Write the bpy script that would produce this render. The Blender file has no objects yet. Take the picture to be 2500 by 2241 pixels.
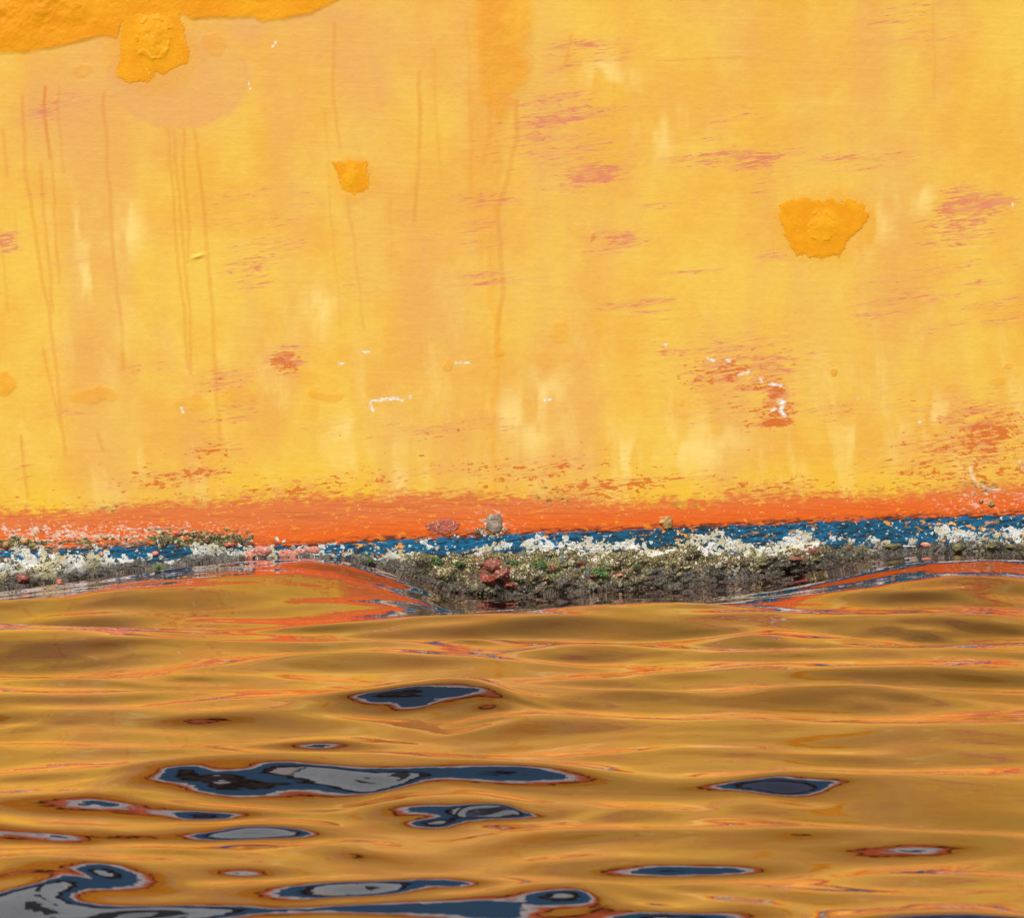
import bpy, math, random
import numpy as np

# ------------------------------------------------------------------ camera, sky, sun, exposure
S = bpy.context.scene
COL = S.collection
CAM_H, CAM_D = 0.50, 9.5            # metres above the mean water, metres from the hull plane (y = 0)
cam = bpy.data.cameras.new("camera"); cam_o = bpy.data.objects.new("camera", cam); COL.objects.link(cam_o)
cam_o.location = (0, -CAM_D, CAM_H); cam_o.rotation_euler = (math.radians(90), 0, 0)
cam.sensor_width = 36; cam.lens = 36 * CAM_D / 2.5
cam.shift_y = (0.2795 - CAM_H) / 2.5
cam.clip_start = 0.05; cam.clip_end = 2000
cam.dof.use_dof = True; cam.dof.focus_distance = CAM_D; cam.dof.aperture_fstop = 34
S.camera = cam_o

SUN_EL, SUN_AZ = math.radians(44), math.radians(-24)   # azimuth from -y (towards the viewer), negative = from the left
W = bpy.data.worlds.new("World"); S.world = W; W.use_nodes = True
wn = W.node_tree; bg = wn.nodes["Background"]
sky = wn.nodes.new("ShaderNodeTexSky"); sky.sky_type = 'NISHITA'; sky.sun_disc = False
sky.sun_elevation = SUN_EL; sky.sun_rotation = math.pi - SUN_AZ * 0 + SUN_AZ
sky.dust_density = 1.0
wn.links.new(sky.outputs[0], bg.inputs[0]); bg.inputs[1].default_value = 0.10
sd = bpy.data.lights.new("sun", 'SUN'); sd.energy = 4.2; sd.angle = math.radians(0.5); sd.color = (1, 0.95, 0.86)
sun = bpy.data.objects.new("sun", sd); COL.objects.link(sun)
from mathutils import Vector
sdir = Vector((math.sin(SUN_AZ) * math.cos(SUN_EL), -math.cos(SUN_AZ) * math.cos(SUN_EL), math.sin(SUN_EL)))
sun.rotation_euler = sdir.to_track_quat('Z', 'Y').to_euler()
sun.location = (0, -3, 5)
S.view_settings.view_transform = 'Standard'; S.view_settings.look = 'None'
S.view_settings.gamma = 1; S.view_settings.exposure = 0.22
S.cycles.max_bounces = 6; S.cycles.glossy_bounces = 4; S.cycles.diffuse_bounces = 3
S.cycles.caustics_reflective = False; S.cycles.caustics_refractive = False

# ------------------------------------------------------------------ small maths helpers
rng = np.random.default_rng(7)
random.seed(7)

def sm(a, b, x):
    t = np.clip((x - a) / (b - a), 0, 1); return t * t * (3 - 2 * t)

def vnoise(x, y, seed):
    r = np.random.default_rng(seed).random((256, 256))
    xi = np.floor(x).astype(int); yi = np.floor(y).astype(int)
    fx = x - xi; fy = y - yi
    fx = fx * fx * fx * (fx * (6 * fx - 15) + 10); fy = fy * fy * fy * (fy * (6 * fy - 15) + 10)
    a = r[xi & 255, yi & 255]; b = r[(xi + 1) & 255, yi & 255]
    c = r[xi & 255, (yi + 1) & 255]; d = r[(xi + 1) & 255, (yi + 1) & 255]
    return (a * (1 - fx) + b * fx) * (1 - fy) + (c * (1 - fx) + d * fx) * fy

def fbm(x, y, seed, octv=4, gain=0.5):
    s = 0; amp = 1; tot = 0
    for k in range(octv):
        s = s + amp * vnoise(x * 2 ** k + 13.7 * k, y * 2 ** k + 5.1 * k, seed + k); tot += amp; amp *= gain
    return s / tot          # 0..1, mean about 0.5

def PX(px): return (px - 1250) / 1000.0       # marks on the hull side are measured in mm from the port end / waterline
def PZ(py): return (1400 - py) / 1000.0

def curve(pts):
    xs = np.array([PX(p[0]) for p in pts]); zs = np.array([PZ(p[1]) for p in pts])
    return lambda x: np.interp(x, xs, zs)

Z_OR = curve([(-900, 1275), (0, 1243), (200, 1245), (420, 1222), (616, 1214), (760, 1208), (900, 1210), (1100, 1205), (1231, 1212), (1500, 1222), (1724, 1214), (1900, 1196), (2093, 1202), (2300, 1196), (2500, 1186), (3400, 1140)])
Z_BT = curve([(-900, 1385), (0, 1346), (370, 1334), (640, 1334), (763, 1334), (887, 1322), (1231, 1306), (1600, 1293), (1970, 1276), (2500, 1257), (3400, 1215)])
Z_BB = curve([(-900, 1400), (0, 1360), (300, 1356), (430, 1354), (600, 1350), (763, 1346), (887, 1349), (1050, 1338), (1231, 1330), (1400, 1335), (1600, 1325), (1800, 1328), (1970, 1320), (2200, 1316), (2500, 1310), (3400, 1270)])
W0 = curve([(-900, 1440), (0, 1437), (246, 1404), (431, 1379), (616, 1362), (763, 1356), (860, 1366), (960, 1390), (1047, 1418), (1108, 1444), (1231, 1452), (1478, 1436), (1660, 1427), (1850, 1408), (1970, 1386), (2093, 1362), (2217, 1348), (2340, 1346), (2500, 1358), (3000, 1400), (3400, 1410)])

def y_near(x, z):
    x = np.asarray(x, float); z = np.asarray(z, float)
    base = np.where(x > 0, 1.7 * (np.abs(x) / 6.5) ** 3, 0.45 * (np.abs(x) / 5.0) ** 3)
    return base - 0.03 * np.clip(z, 0, 3) + 0.25 * np.clip(-z, 0, 2) ** 2

# ------------------------------------------------------------------ node helper
class NT:
    def __init__(s, name):
        s.m = bpy.data.materials.new(name); s.m.use_nodes = True
        s.t = s.m.node_tree; s.t.nodes.clear()
        s.out = s.t.nodes.new("ShaderNodeOutputMaterial"); s.p = s.t.nodes.new("ShaderNodeBsdfPrincipled")
        s.t.links.new(s.p.outputs[0], s.out.inputs[0])
        s.tc = s.t.nodes.new("ShaderNodeTexCoord")
    def val(s, x, sock):
        if isinstance(x, V): s.t.links.new(x.s, sock)
        elif isinstance(x, bpy.types.NodeSocket): s.t.links.new(x, sock)
        else:
            if hasattr(sock.default_value, '__len__') and len(sock.default_value) == 4 and len(x) == 3: x = tuple(x) + (1,)
            sock.default_value = x
    def math(s, op, a, b=None, c=None, clamp=False):
        n = s.t.nodes.new("ShaderNodeMath"); n.operation = op; n.use_clamp = clamp
        for i, v in enumerate((a, b, c)):
            if v is not None: s.val(v, n.inputs[i])
        return V(s, n.outputs[0])
    def attr(s, name, out="Fac"):
        n = s.t.nodes.new("ShaderNodeAttribute"); n.attribute_name = name; return V(s, n.outputs[out])
    def coords(s, sc, rot=(0, 0, 0), loc=(0, 0, 0)):
        r = s.t.nodes.new("ShaderNodeMapping"); r.inputs[2].default_value = rot; r.inputs[1].default_value = loc
        s.t.links.new(s.tc.outputs["Object"], r.inputs[0])
        n = s.t.nodes.new("ShaderNodeMapping"); n.inputs[3].default_value = sc
        s.t.links.new(r.outputs[0], n.inputs[0]); return n.outputs[0]
    def noise(s, sc, detail=4, rot=0.0, rough=0.55, dist=0.0, loc=(0, 0, 0), out=0):
        if not hasattr(sc, '__len__'): sc = (sc, sc, sc)
        n = s.t.nodes.new("ShaderNodeTexNoise"); n.inputs["Scale"].default_value = 1; n.inputs["Detail"].default_value = detail
        n.inputs["Roughness"].default_value = rough; n.inputs["Distortion"].default_value = dist
        s.t.links.new(s.coords(sc, (0, rot, 0), loc), n.inputs["Vector"]); return V(s, n.outputs[out])
    def voro(s, sc, feat='F1', out=0, rnd=1.0):
        if not hasattr(sc, '__len__'): sc = (sc, sc, sc)
        n = s.t.nodes.new("ShaderNodeTexVoronoi"); n.feature = feat; n.inputs["Scale"].default_value = 1; n.inputs["Randomness"].default_value = rnd
        s.t.links.new(s.coords(sc), n.inputs["Vector"]); return V(s, n.outputs[out])
    def step(s, v, a, b):                   # smooth 0..1 between a and b
        n = s.t.nodes.new("ShaderNodeMapRange"); n.interpolation_type = 'SMOOTHSTEP'
        s.val(v, n.inputs[0]); s.val(a, n.inputs[1]); s.val(b, n.inputs[2]); return V(s, n.outputs[0])
    def mix(s, f, a, b):
        n = s.t.nodes.new("ShaderNodeMix"); n.data_type = 'RGBA'
        s.val(f, n.inputs[0]); s.val(a, n.inputs[6]); s.val(b, n.inputs[7]); return V(s, n.outputs[2])
    def bump(s, h, dist=0.001, strength=1.0, prev=None):
        n = s.t.nodes.new("ShaderNodeBump"); n.inputs["Strength"].default_value = strength; n.inputs["Distance"].default_value = dist
        s.val(h, n.inputs["Height"])
        if prev is not None: s.t.links.new(prev.s, n.inputs["Normal"])
        s.t.links.new(n.outputs[0], s.p.inputs["Normal"]); return V(s, n.outputs[0])
    def set(s, **k):
        for a, v in k.items(): s.val(v, s.p.inputs[a.replace('_', ' ')])
        return s.m
class V:
    def __init__(s, nt, sock): s.n = nt; s.s = sock
    def __add__(a, b): return a.n.math('ADD', a, b)
    __radd__ = __add__
    def __sub__(a, b): return a.n.math('SUBTRACT', a, b)
    def __rsub__(a, b): return a.n.math('SUBTRACT', b, a)
    def __mul__(a, b): return a.n.math('MULTIPLY', a, b)
    __rmul__ = __mul__
    def mx(a, b): return a.n.math('MAXIMUM', a, b)
    def mn(a, b): return a.n.math('MINIMUM', a, b)
    def cl(a): return a.n.math('ADD', a, 0.0, clamp=True)

# ------------------------------------------------------------------ mesh helpers
def mesh_obj(name, verts, faces, mat, parent=None, smooth=True, attrs=None):
    me = bpy.data.meshes.new(name)
    verts = np.asarray(verts, np.float32)
    if isinstance(faces, np.ndarray):
        k = faces.shape[1]; nf = len(faces)
        me.vertices.add(len(verts)); me.vertices.foreach_set("co", verts.ravel())
        me.loops.add(nf * k); me.loops.foreach_set("vertex_index", faces.astype(np.int32).ravel())
        me.polygons.add(nf); me.polygons.foreach_set("loop_start", np.arange(0, nf * k, k, dtype=np.int32))
        me.polygons.foreach_set("loop_total", np.full(nf, k, np.int32))
        me.update(calc_edges=True)
    else:
        me.from_pydata(verts.tolist(), [], faces); me.update()
    me.polygons.foreach_set("use_smooth", np.full(len(me.polygons), smooth))
    for an, av in (attrs or {}).items():
        av = np.asarray(av, np.float32)
        if av.ndim == 1:
            a = me.attributes.new(an, 'FLOAT', 'POINT'); a.data.foreach_set("value", av)
        else:
            a = me.attributes.new(an, 'FLOAT_COLOR', 'POINT'); a.data.foreach_set("color", av.ravel())
    me.materials.append(mat)
    o = bpy.data.objects.new(name, me); COL.objects.link(o)
    if parent: o.parent = parent
    return o

def grid_faces(nx, nz, flip=False):
    i = np.arange(nx * nz).reshape(nz, nx)
    f = np.stack([i[:-1, :-1], i[:-1, 1:], i[1:, 1:], i[1:, :-1]], -1).reshape(-1, 4)
    return f[:, ::-1] if flip else f

def spaced(a0, a1, step, lo, hi, grow=1.25, cap=None):
    mid = list(np.arange(a0, a1 + step / 2, step)); s = step; x = mid[-1]; up = []
    while x < hi:
        s *= grow; s = min(s, cap) if cap else s; x += s; up.append(min(x, hi))
    s = step; x = mid[0]; dn = []
    while x > lo:
        s *= grow; s = min(s, cap) if cap else s; x -= s; dn.append(max(x, lo))
    return np.array(dn[::-1] + mid + up)

# ------------------------------------------------------------------ water
def poolspec():
    # centre x, centre y, width, height in photograph pixels, height on the boat that its steep face mirrors
    k = 2500 / 2030
    L = [(790, 1402, 200, 22, 2.3), (925, 1408, 170, 44, 2.5), (657, 1472, 60, 10, 1.80), (560, 1472, 180, 16, 1.3), (90, 1500, 330, 34, .7), (300, 1490, 200, 20, .8),
         (400, 1568, 280, 34, 2.2), (330, 1604, 280, 26, 1.95), (700, 1558, 220, 22, 1.95), (760, 1590, 200, 14, 1.1), (880, 1610, 210, 40, 2.15),
         (1250, 1608, 240, 26, 1.92), (1510, 1550, 120, 18, 1.9), (1570, 1562, 130, 30, 1.95), (210, 1653, 200, 20, 2.1), (525, 1642, 130, 16, 1.9),
         (250, 1692, 430, 26, 2.1), (500, 1722, 440, 54, 2.25), (20, 1800, 330, 110, 2.9), (230, 1762, 160, 14, 1.7), (480, 1786, 520, 34, .9), (900, 1770, 230, 24, 1.9), (210, 1440, 420, 26, .8),
         (1045, 1806, 170, 30, 1.95), (1290, 1800, 200, 30, 1.2), (640, 1683, 140, 14, 1.8), (1460, 1773, 240, 26, 1.64), (1765, 1664, 320, 34, .75), (10, 1428, 200, 22, .8),
         (700, 1785, 240, 18, 1.78), (1700, 1385, 330, 44, 1.1), (1170, 1302, 220, 24, .85), (960, 1278, 160, 18, .8),
         (1900, 1240, 460, 28, .85), (90, 1302, 280, 30, .9), (1560, 1262, 260, 24, .8), (420, 1345, 280, 22, .85),
         (1060, 1450, 440, 54, 1.3), (1330, 1505, 320, 34, 1.3), (1250, 1700, 520, 60, 1.35), (1850, 1750, 300, 40, 1.3),
         (1908, 1500, 240, 40, .9), (40, 1560, 160, 40, .9), (1705, 1795, 420, 40, .95), (700, 1845, 1000, 40, .95), (250, 1196, 420, 20, .27), (640, 1180, 330, 16, .15), (690, 1160, 240, 14, .13)]
    return [(a * k, b * k, c * k, d * k, e) for a, b, c, d, e in L if c > 0]

def water_surface(x, y):
    r = np.random.default_rng(21)
    wx = x + 0.12 * (fbm(x * 1.3 + 40, y * 1.3 + 40, 3, 3) - 0.5) * 2
    wy = y + 0.22 * (fbm(x * 1.1 + 80, y * 1.1 + 20, 9, 3) - 0.5) * 2
    h = np.zeros_like(x); dx = np.zeros_like(x); dy = np.zeros_like(x); n = 60
    for i in range(n):
        lam = 0.14 * (2.0 / 0.14) ** ((i + r.random()) / n)
        th = r.normal(0, math.radians(26)) - math.radians(6)
        k = 2 * math.pi / lam
        slope = 0.0118 if lam > 0.3 else 0.0118 * (lam / 0.3) ** 1.3
        a = slope * 1.41 / k; ph = k * (math.sin(th) * wx + math.cos(th) * wy) + r.random() * 7
        h += a * np.sin(ph); c = a * np.cos(ph); dx += c * math.sin(th); dy += c * math.cos(th)
    near = np.exp(-(np.clip(-y, 0, 9) / 1.0) ** 2)
    q = (1 - 0.85 * near) * (0.45 + 1.1 * fbm(x * 0.9 + 11, y * 0.7 + 31, 55, 2))      # rougher and smoother areas
    h = h * q; dx = dx * q; dy = dy * q
    bx_ = x + .07 * (fbm(x * 4 + 3, y * 4 + 8, 101, 3) - .5) * 2; by_ = y + .09 * (fbm(x * 4 + 13, y * 3 + 18, 111, 3) - .5) * 2
    for px, py, w, hh, zt in poolspec():
        t = (py - 1400) / 1000; d = CAM_D * CAM_H / (CAM_H + t); yc = d - CAM_D; xc = PX(px) * d / CAM_D
        tan_t = (CAM_H + t) / CAM_D; phi = math.atan(zt / -yc); sl = math.tan((phi - math.atan(tan_t)) / 2)
        sx = max(w / 1000 * d / CAM_D * 0.50, 0.05)
        sy = max(hh / 1000 * CAM_D * CAM_H / (CAM_H + t) ** 2 * 0.48, 0.06)
        u = (by_ - yc) / sy; v = (bx_ - xc) / sx
        g = np.exp(-(u * u * 0.5) - (v * v * 0.5)) * (y < 0.2)
        q = 1 - 0.7 * g; h = h * q + sl * sy * u * g; dx = dx * q; dy = dy * q
    h = h + W0(x) * np.exp(-(np.clip(-y, 0, 99) / 1.25) ** 4)
    far = np.exp(-(np.maximum(np.abs(x) - 3, 0) / 6) ** 2) * np.exp(-(np.maximum(np.abs(y + 3) - 4, 0) / 8) ** 2)
    return x + dx * far * .9, y + dy * far * .9, h * far

m = NT("sea water")
fine = m.noise((9, 12, 1), 3, rough=0.5); fine2 = m.noise((60, 30, 1), 2)
m.bump(fine * 1.0 + fine2 * 0.03, dist=0.0006, strength=1.0)
fr = m.t.nodes.new("ShaderNodeFresnel"); fr.inputs[0].default_value = 1.45
gl = m.t.nodes.new("ShaderNodeBsdfGlossy"); gl.inputs["Color"].default_value = (1, .83, .82, 1); gl.inputs["Roughness"].default_value = .008   # reflections tinted a faint copper
df = m.t.nodes.new("ShaderNodeBsdfDiffuse"); df.inputs[0].default_value = (.009, .005, .004, 1)
mx = m.t.nodes.new("ShaderNodeMixShader"); bn = m.p.inputs["Normal"].links[0].from_socket
for q in (fr, gl, df): m.t.links.new(bn, q.inputs["Normal"])
for a_, b_ in ((df, 1), (gl, 2)): m.t.links.new(a_.outputs[0], mx.inputs[b_])
m.val((m.math('POWER', V(m, fr.outputs[0]), 1.45) * 1.55).cl(), mx.inputs[0])
m.t.nodes.remove(m.p); m.t.links.new(mx.outputs[0], m.out.inputs[0]); M_WATER = m.m
xs = spaced(-2.2, 2.2, 0.008, -300, 300, 1.06); ys = spaced(-6.6, 0.25, 0.010, -300, 300, 1.06)
gx, gy = np.meshgrid(xs, ys)
gx, gy, gz = water_surface(gx, gy)
water = mesh_obj("water", np.stack([gx, gy, gz], -1).reshape(-1, 3), grid_faces(len(xs), len(ys)), M_WATER)
water["kind"] = "structure"

# ------------------------------------------------------------------ hull paint masks (all in photograph millimetres)
def seg_dist(px, py, pts):
    d = np.full(px.shape, 1e9)
    for (x0, y0), (x1, y1) in zip(pts[:-1], pts[1:]):
        dx, dy = x1 - x0, y1 - y0; L = dx * dx + dy * dy + 1e-9
        t = np.clip(((px - x0) * dx + (py - y0) * dy) / L, 0, 1)
        d = np.minimum(d, np.hypot(px - x0 - t * dx, py - y0 - t * dy))
    return d

RED = [(1400,120,70,18,.8),(1480,135,60,26,.6),(1390,150,14,30,.6),(1370,290,110,26,.9),(1450,360,60,30,.5),(1330,350,110,40,.6),
 (1440,430,70,34,1.1),(1400,400,110,40,.5),(1300,245,70,30,.6),(1330,245,90,20,.6),(1390,170,60,18,.4),(1420,285,60,30,.7),(1780,385,130,20,.8),(1850,400,60,16,.8),
 (1870,440,40,40,.5),(1780,290,60,30,.5),(1700,340,70,10,.5),(2100,385,110,14,.6),(2120,410,80,8,.5),(2370,505,75,26,1.75),(2330,540,90,34,.9),(2330,590,90,30,.6),
 (2330,470,60,20,.5),(1510,590,55,24,.9),(1600,505,30,8,.8),(1470,575,50,20,.4),(1880,625,30,10,.8),(1680,665,60,6,.6),
 (1180,670,80,10,.6),(1200,690,70,10,.7),(1170,600,60,16,.5),(1180,490,80,18,.6),(1170,560,40,20,.5),(610,650,50,30,.8),(660,600,90,25,.45),(620,690,50,20,.6),
 (700,880,38,34,1.1),(540,930,60,30,.7),(545,900,30,20,.5),(600,480,110,16,.4),(640,530,130,30,.35),(560,1020,70,14,.5),(520,1095,70,30,.5),(590,990,40,18,.5),
 (1560,742,70,10,.7),(1600,760,50,6,.5),(1640,780,50,6,.5),(2150,770,60,12,.7),(2200,730,80,14,.6),(2270,730,60,14,.6),(2230,700,40,20,.5),
 (2330,660,110,16,.5),(2450,740,90,20,.55),(2480,780,70,14,.6),(2390,700,60,16,.5),(2180,690,60,10,.4),(2240,90,90,16,.5),(2230,25,60,16,.6),(2150,60,80,12,.4),(2290,100,60,18,.4),
 (1780,870,130,60,.55),(1850,930,110,60,.55),(1880,1010,70,30,.8),(1890,1030,40,14,1.2),(1760,1000,120,30,.4),(1890,960,30,50,1.1),(1800,900,150,50,.8),(2420,1060,90,70,.9),(2380,1010,120,30,.7),(1650,860,50,20,.6),(2000,1000,80,30,.4),
 (2350,990,170,40,.4),(2330,1030,100,24,.5),(2380,1080,160,44,.8),(2350,1130,190,50,.6),(2450,1150,60,60,.5),(2480,1060,40,60,.4),(2200,950,60,20,.3),(2320,800,60,20,.25),
 (20,590,30,24,.9),(90,480,40,10,.3),(100,275,40,24,.7),(190,245,60,20,.4),(180,640,60,10,.3),(190,850,60,20,.35),(40,1140,30,50,.3),(150,1010,60,12,.5),
 (850,1040,120,20,.3),(1100,1050,170,24,.45),(1200,1045,120,12,.4),(1330,1140,140,30,.5),(1000,1160,300,20,.35),(800,1040,60,20,.3),(400,1170,130,24,.6),(470,1155,90,20,.6),
 (1500,1190,160,24,.6),(700,1190,200,20,.55),(1740,1170,60,16,.4),(350,900,90,16,.3),(860,700,60,30,.25),(1860,1190,120,20,.6)]
DRIPS = [([(60,240),(65,420),(76,480),(92,590),(103,680),(120,750),(130,850),(140,900),(158,1110)],4.5,.8),
 ([(103,400),(108,500),(118,600),(125,680),(128,760)],4,.7),([(130,370),(140,600),(147,690)],3.5,.7),([(112,215),(117,330),(126,388)],4,1.5),
 ([(146,215),(148,320),(160,425)],3.5,.6),([(10,320),(22,430)],5,.7),([(5,560),(20,760)],3.5,.5),([(40,520),(44,600)],3,.4),
 ([(255,230),(258,275),(265,400),(275,550),(290,730),(303,900)],4.5,.7),([(411,320),(425,470),(435,620),(450,750),(460,900)],4,.75),
 ([(423,320),(440,480),(450,600),(463,740),(468,860),(466,910)],4,.75),([(449,320),(452,440),(465,560),(461,640)],4,.7),
 ([(474,320),(490,420),(500,500),(508,600),(520,760),(527,880),(536,1070)],4.5,.75),([(815,60),(818,250),(830,370)],4,.6),([(795,280),(805,450),(815,600),(833,800)],3,.4),
 ([(850,480),(865,600),(880,740),(890,800)],4,.5),([(1027,180),(1022,420),(1013,540)],5,.75),([(1060,120),(1065,300),(1080,450)],5,.35),([(1140,60),(1150,250),(1150,470)],5,.4),
 ([(1262,250),(1262,340),(1240,440),(1216,515),(1222,600),(1228,690),(1217,800),(1216,870)],6,.85),([(1200,240),(1195,330),(1180,400)],6,.5),
 ([(2275,20),(2278,240)],3,.35),([(52,1065),(58,1140),(68,1215)],4,1.0),([(238,1062),(250,1100)],4,1.0),([(105,850),(148,1030),(160,1100)],3.5,.8),([(955,480),(955,640)],3,.35),([(1500,120),(1500,330)],3,.2),
 ([(2048,330),(2050,660)],4,.25),([(1600,152),(1700,148),(1808,143)],1.8,.8),([(1640,400),(1760,380),(1880,388)],1.8,.6),([(2060,386),(2160,394)],1.8,.7),([(885,470),(1010,478)],1.8,.4),([(1392,92),(1384,140),(1376,160)],4,.7),([(1270,110),(1300,150)],2.2,.5),([(1100,560),(1240,548)],1.6,.5),([(1560,748),(1640,736)],1.8,.7),([(2130,780),(2190,758)],1.8,.8),([(640,560),(700,552)],1.6,.5)]
WHITE = [([(913,1003),(905,990),(908,980),(940,977),(965,973),(985,977)],3.2),([(1000,972),(1003,970)],3),([(1110,888),(1130,886),(1148,886)],2.6),([(827,888),(840,888)],2.5),([(884,860),(905,859)],2.2),
 ([(1328,977),(1345,975)],3),([(444,995),(448,1006)],3.5),([(1728,875),(1742,880)],3.5),([(1772,880),(1780,880)],3.5),([(1800,915),(1830,905)],3),([(1855,925),(1862,935)],3),([(1878,938),(1908,942)],3.4),
 ([(1900,978),(1912,980),(1904,1000),(1915,1014)],6),([(1880,1000),(1893,998)],3),([(2243,1028),(2246,1031)],3.6),([(2469,500),(2470,503)],3.6),([(675,108),(668,118)],2.6),([(610,205),(612,220)],2.2),([(2088,975),(2094,975)],2),([(1620,843),(1630,842)],2)]

def hull_masks(x, z):
    px = x * 1000 + 1250; py = 1400 - z * 1000
    inside = (np.abs(x) < 1.6)
    w1 = (fbm(x * 18, z * 18, 60, 4) - .5) * 2; w2 = (fbm(x * 18 + 50, z * 18 + 9, 70, 4) - .5) * 2
    wpx = px + 22 * w1; wpy = py + 16 * w2
    red = np.zeros_like(x)
    for cx, cy, rx, ry, s in RED:
        s = s * 1.2; rx = rx * 1.25; ry = ry * 1.15
        ddx = px - cx; ddy = py - cy + 0.10 * ddx
        red = np.maximum(red, s * np.exp(-0.5 * ((ddx / (rx * .75)) ** 2 + (ddy / (ry * .75)) ** 2) ** 1.2))
    side = sm(1.5, 2.2, np.abs(x)); red = np.maximum(red, side * 0.7 * sm(.55, .75, fbm(x * 2, z * 6, 5, 3)))
    # narrow runs
    drip = np.zeros_like(x)
    wob = px + 5 * (fbm(x * 3 + 3, z * 16, 90, 3) - .5) * 2
    for pts, wd, s in DRIPS:
        y0, y1 = pts[0][1], pts[-1][1]
        sel = (py > y0 - 25) & (py < y1 + 25) & (px > min(p[0] for p in pts) - 40) & (px < max(p[0] for p in pts) + 40)
        d = seg_dist(wob[sel], py[sel], pts)
        drip[sel] = np.maximum(drip[sel], s * (1 - sm(wd * .45, wd * 1.6, d)) * (0.55 + .5 * fbm(x[sel] * 2, z[sel] * 14, 33, 2)))
    # deep unfaded orange: top left, the broad run, the small touch-ups
    bnd = np.interp(px, [-900, 0, 60, 150, 230, 260, 290, 300, 450, 470, 600, 622, 640, 700, 760, 800, 860], [160, 135, 133, 118, 96, 90, 100, 60, 40, 50, 46, 44, 56, 50, 36, 16, -10])
    deep = sm(7, -7, wpy * .35 + py * .65 - bnd) * (px < 900)
    deep = np.maximum(deep, sm(1.37, 1.50, z + .02 * w1) * sm(.05, .6, fbm(x * 4, z * 8, 71, 3)))
    col = np.interp(py, [0, 180, 250, 310], [62, 55, 36, 0]); cxx = np.interp(py, [0, 200, 310], [1222, 1226, 1208])
    deep = np.maximum(deep, 0.66 * sm(26, -22, np.abs(wpx - cxx) - col))
    run = np.interp(py, [190, 420, 700], [34, 40, 0]); deep = np.maximum(deep, .28 * sm(16, -16, np.abs(wpx - 1180) - run))
    for cx, cy, rx, ry, s in [(520,110,32,24,.30),(225,965,64,20,.42),(475,985,40,20,.28),(575,970,50,24,.25),(800,965,50,14,.35),(780,930,50,26,.18),(1360,810,22,22,.30),(1330,870,60,18,.15),
                              (2010,556,150,100,.20),(2020,552,128,92,.30),(858,436,66,58,.30),(378,130,120,98,.30),(0,935,30,34,.55),(1090,888,16,12,.4),(215,170,24,18,.3),(2030,900,9,9,.6),(1450,575,10,12,.6),(1215,860,12,12,.5),(2470,900,16,10,.35),(2440,930,20,12,.25)]:
        deep = np.maximum(deep, s * sm(1.15, .75, np.hypot((wpx - cx) / rx, (wpy - cy) / ry) + .25 * (fbm(x * 120, z * 60, 72, 3) - .5)))
    # pale peach wash
    lobe = sm(1.06, .94, np.hypot((wpx * .25 + px * .75 - 440) / 172, (wpy * .25 + py * .75 - 195) / 122)) * 0.65
    pale = np.maximum(lobe, 0.55 * np.exp(-((px - 950) / 260) ** 2 - ((py - 120) / 170) ** 2))
    pale = np.maximum(pale, 0.8 * np.exp(-((px - 600) / 80) ** 2 - ((py - 75) / 40) ** 2)); pale = np.maximum(pale, 0.7 * np.exp(-((px - 790) / 150) ** 2 - ((py - 45) / 30) ** 2))
    pale = np.maximum(pale, 0.6 * np.exp(-((px - 1330) / 60) ** 2 - ((py - 260) / 280) ** 2)); pale = np.maximum(pale, 0.5 * np.exp(-((px - 1980) / 70) ** 2 - ((py - 300) / 230) ** 2))
    pale = np.maximum(pale, 0.6 * np.exp(-((px - 120) / 160) ** 2 - ((py - 300) / 130) ** 2)); pale = np.maximum(pale, 0.4 * np.exp(-((px - 1130) / 200) ** 2 - ((py - 600) / 260) ** 2))
    pale = np.maximum(pale, 0.45 * np.exp(-((px - 2000) / 70) ** 2 - ((py - 800) / 180) ** 2))
    # rippling sunlight bounced off the water, painted in as paler blotches
    caustic_light = np.zeros_like(x)
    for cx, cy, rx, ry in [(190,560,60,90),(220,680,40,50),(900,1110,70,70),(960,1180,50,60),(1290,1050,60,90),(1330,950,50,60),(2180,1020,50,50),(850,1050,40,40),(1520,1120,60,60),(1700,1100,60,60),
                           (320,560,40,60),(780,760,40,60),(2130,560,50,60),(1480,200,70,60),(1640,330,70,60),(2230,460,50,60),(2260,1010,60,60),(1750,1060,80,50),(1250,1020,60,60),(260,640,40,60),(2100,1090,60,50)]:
        caustic_light = np.maximum(caustic_light, np.exp(-((wpx - cx) / rx) ** 2 - ((wpy - cy) / ry) ** 2))
    caustic_light *= sm(.38, .66, fbm(x * 22, z * 7, 44, 3))
    white = np.zeros_like(x)
    for pts, wd in WHITE:
        sel = (np.abs(px - pts[0][0]) < 120) & (np.abs(py - pts[0][1]) < 70)
        d = seg_dist(px[sel] + 3 * w2[sel], py[sel] + 3 * w1[sel], pts)
        white[sel] = np.maximum(white[sel], (1 - sm(wd * .35, wd * 1.3, d + 4.5 * (fbm(x[sel] * 160, z[sel] * 420, 91, 2) - .45))))
    # scar left by a large round shell near the right edge
    a = np.arctan2(py - 1145, px - 2432); rr = np.hypot((px - 2432) / 62, (py - 1145) / 50); ringm = np.exp(-((rr - 1) / .045) ** 2)
    ring = ringm * sm(.3, .55, fbm(x * 30, z * 30, 12, 2)) * ((a > 1.3) | (a < -1.7) | (np.abs(a + .1) < .25))
    white = np.maximum(white, .75 * ring)
    # scuffed, limy and overgrown part of the orange band at the left end, right end pinkish
    scuff = sm(720, 350, px) * sm(1262, 1296, py + 14 * w1) * .9
    scuff = np.maximum(scuff, .8 * np.exp(-((px - 1200) / 42) ** 2 - ((py - 1277) / 30) ** 2)); scuff = np.maximum(scuff, .55 * sm(2200, 2420, px) * sm(1180, 1215, py) * sm(1260, 1235, py))
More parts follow.
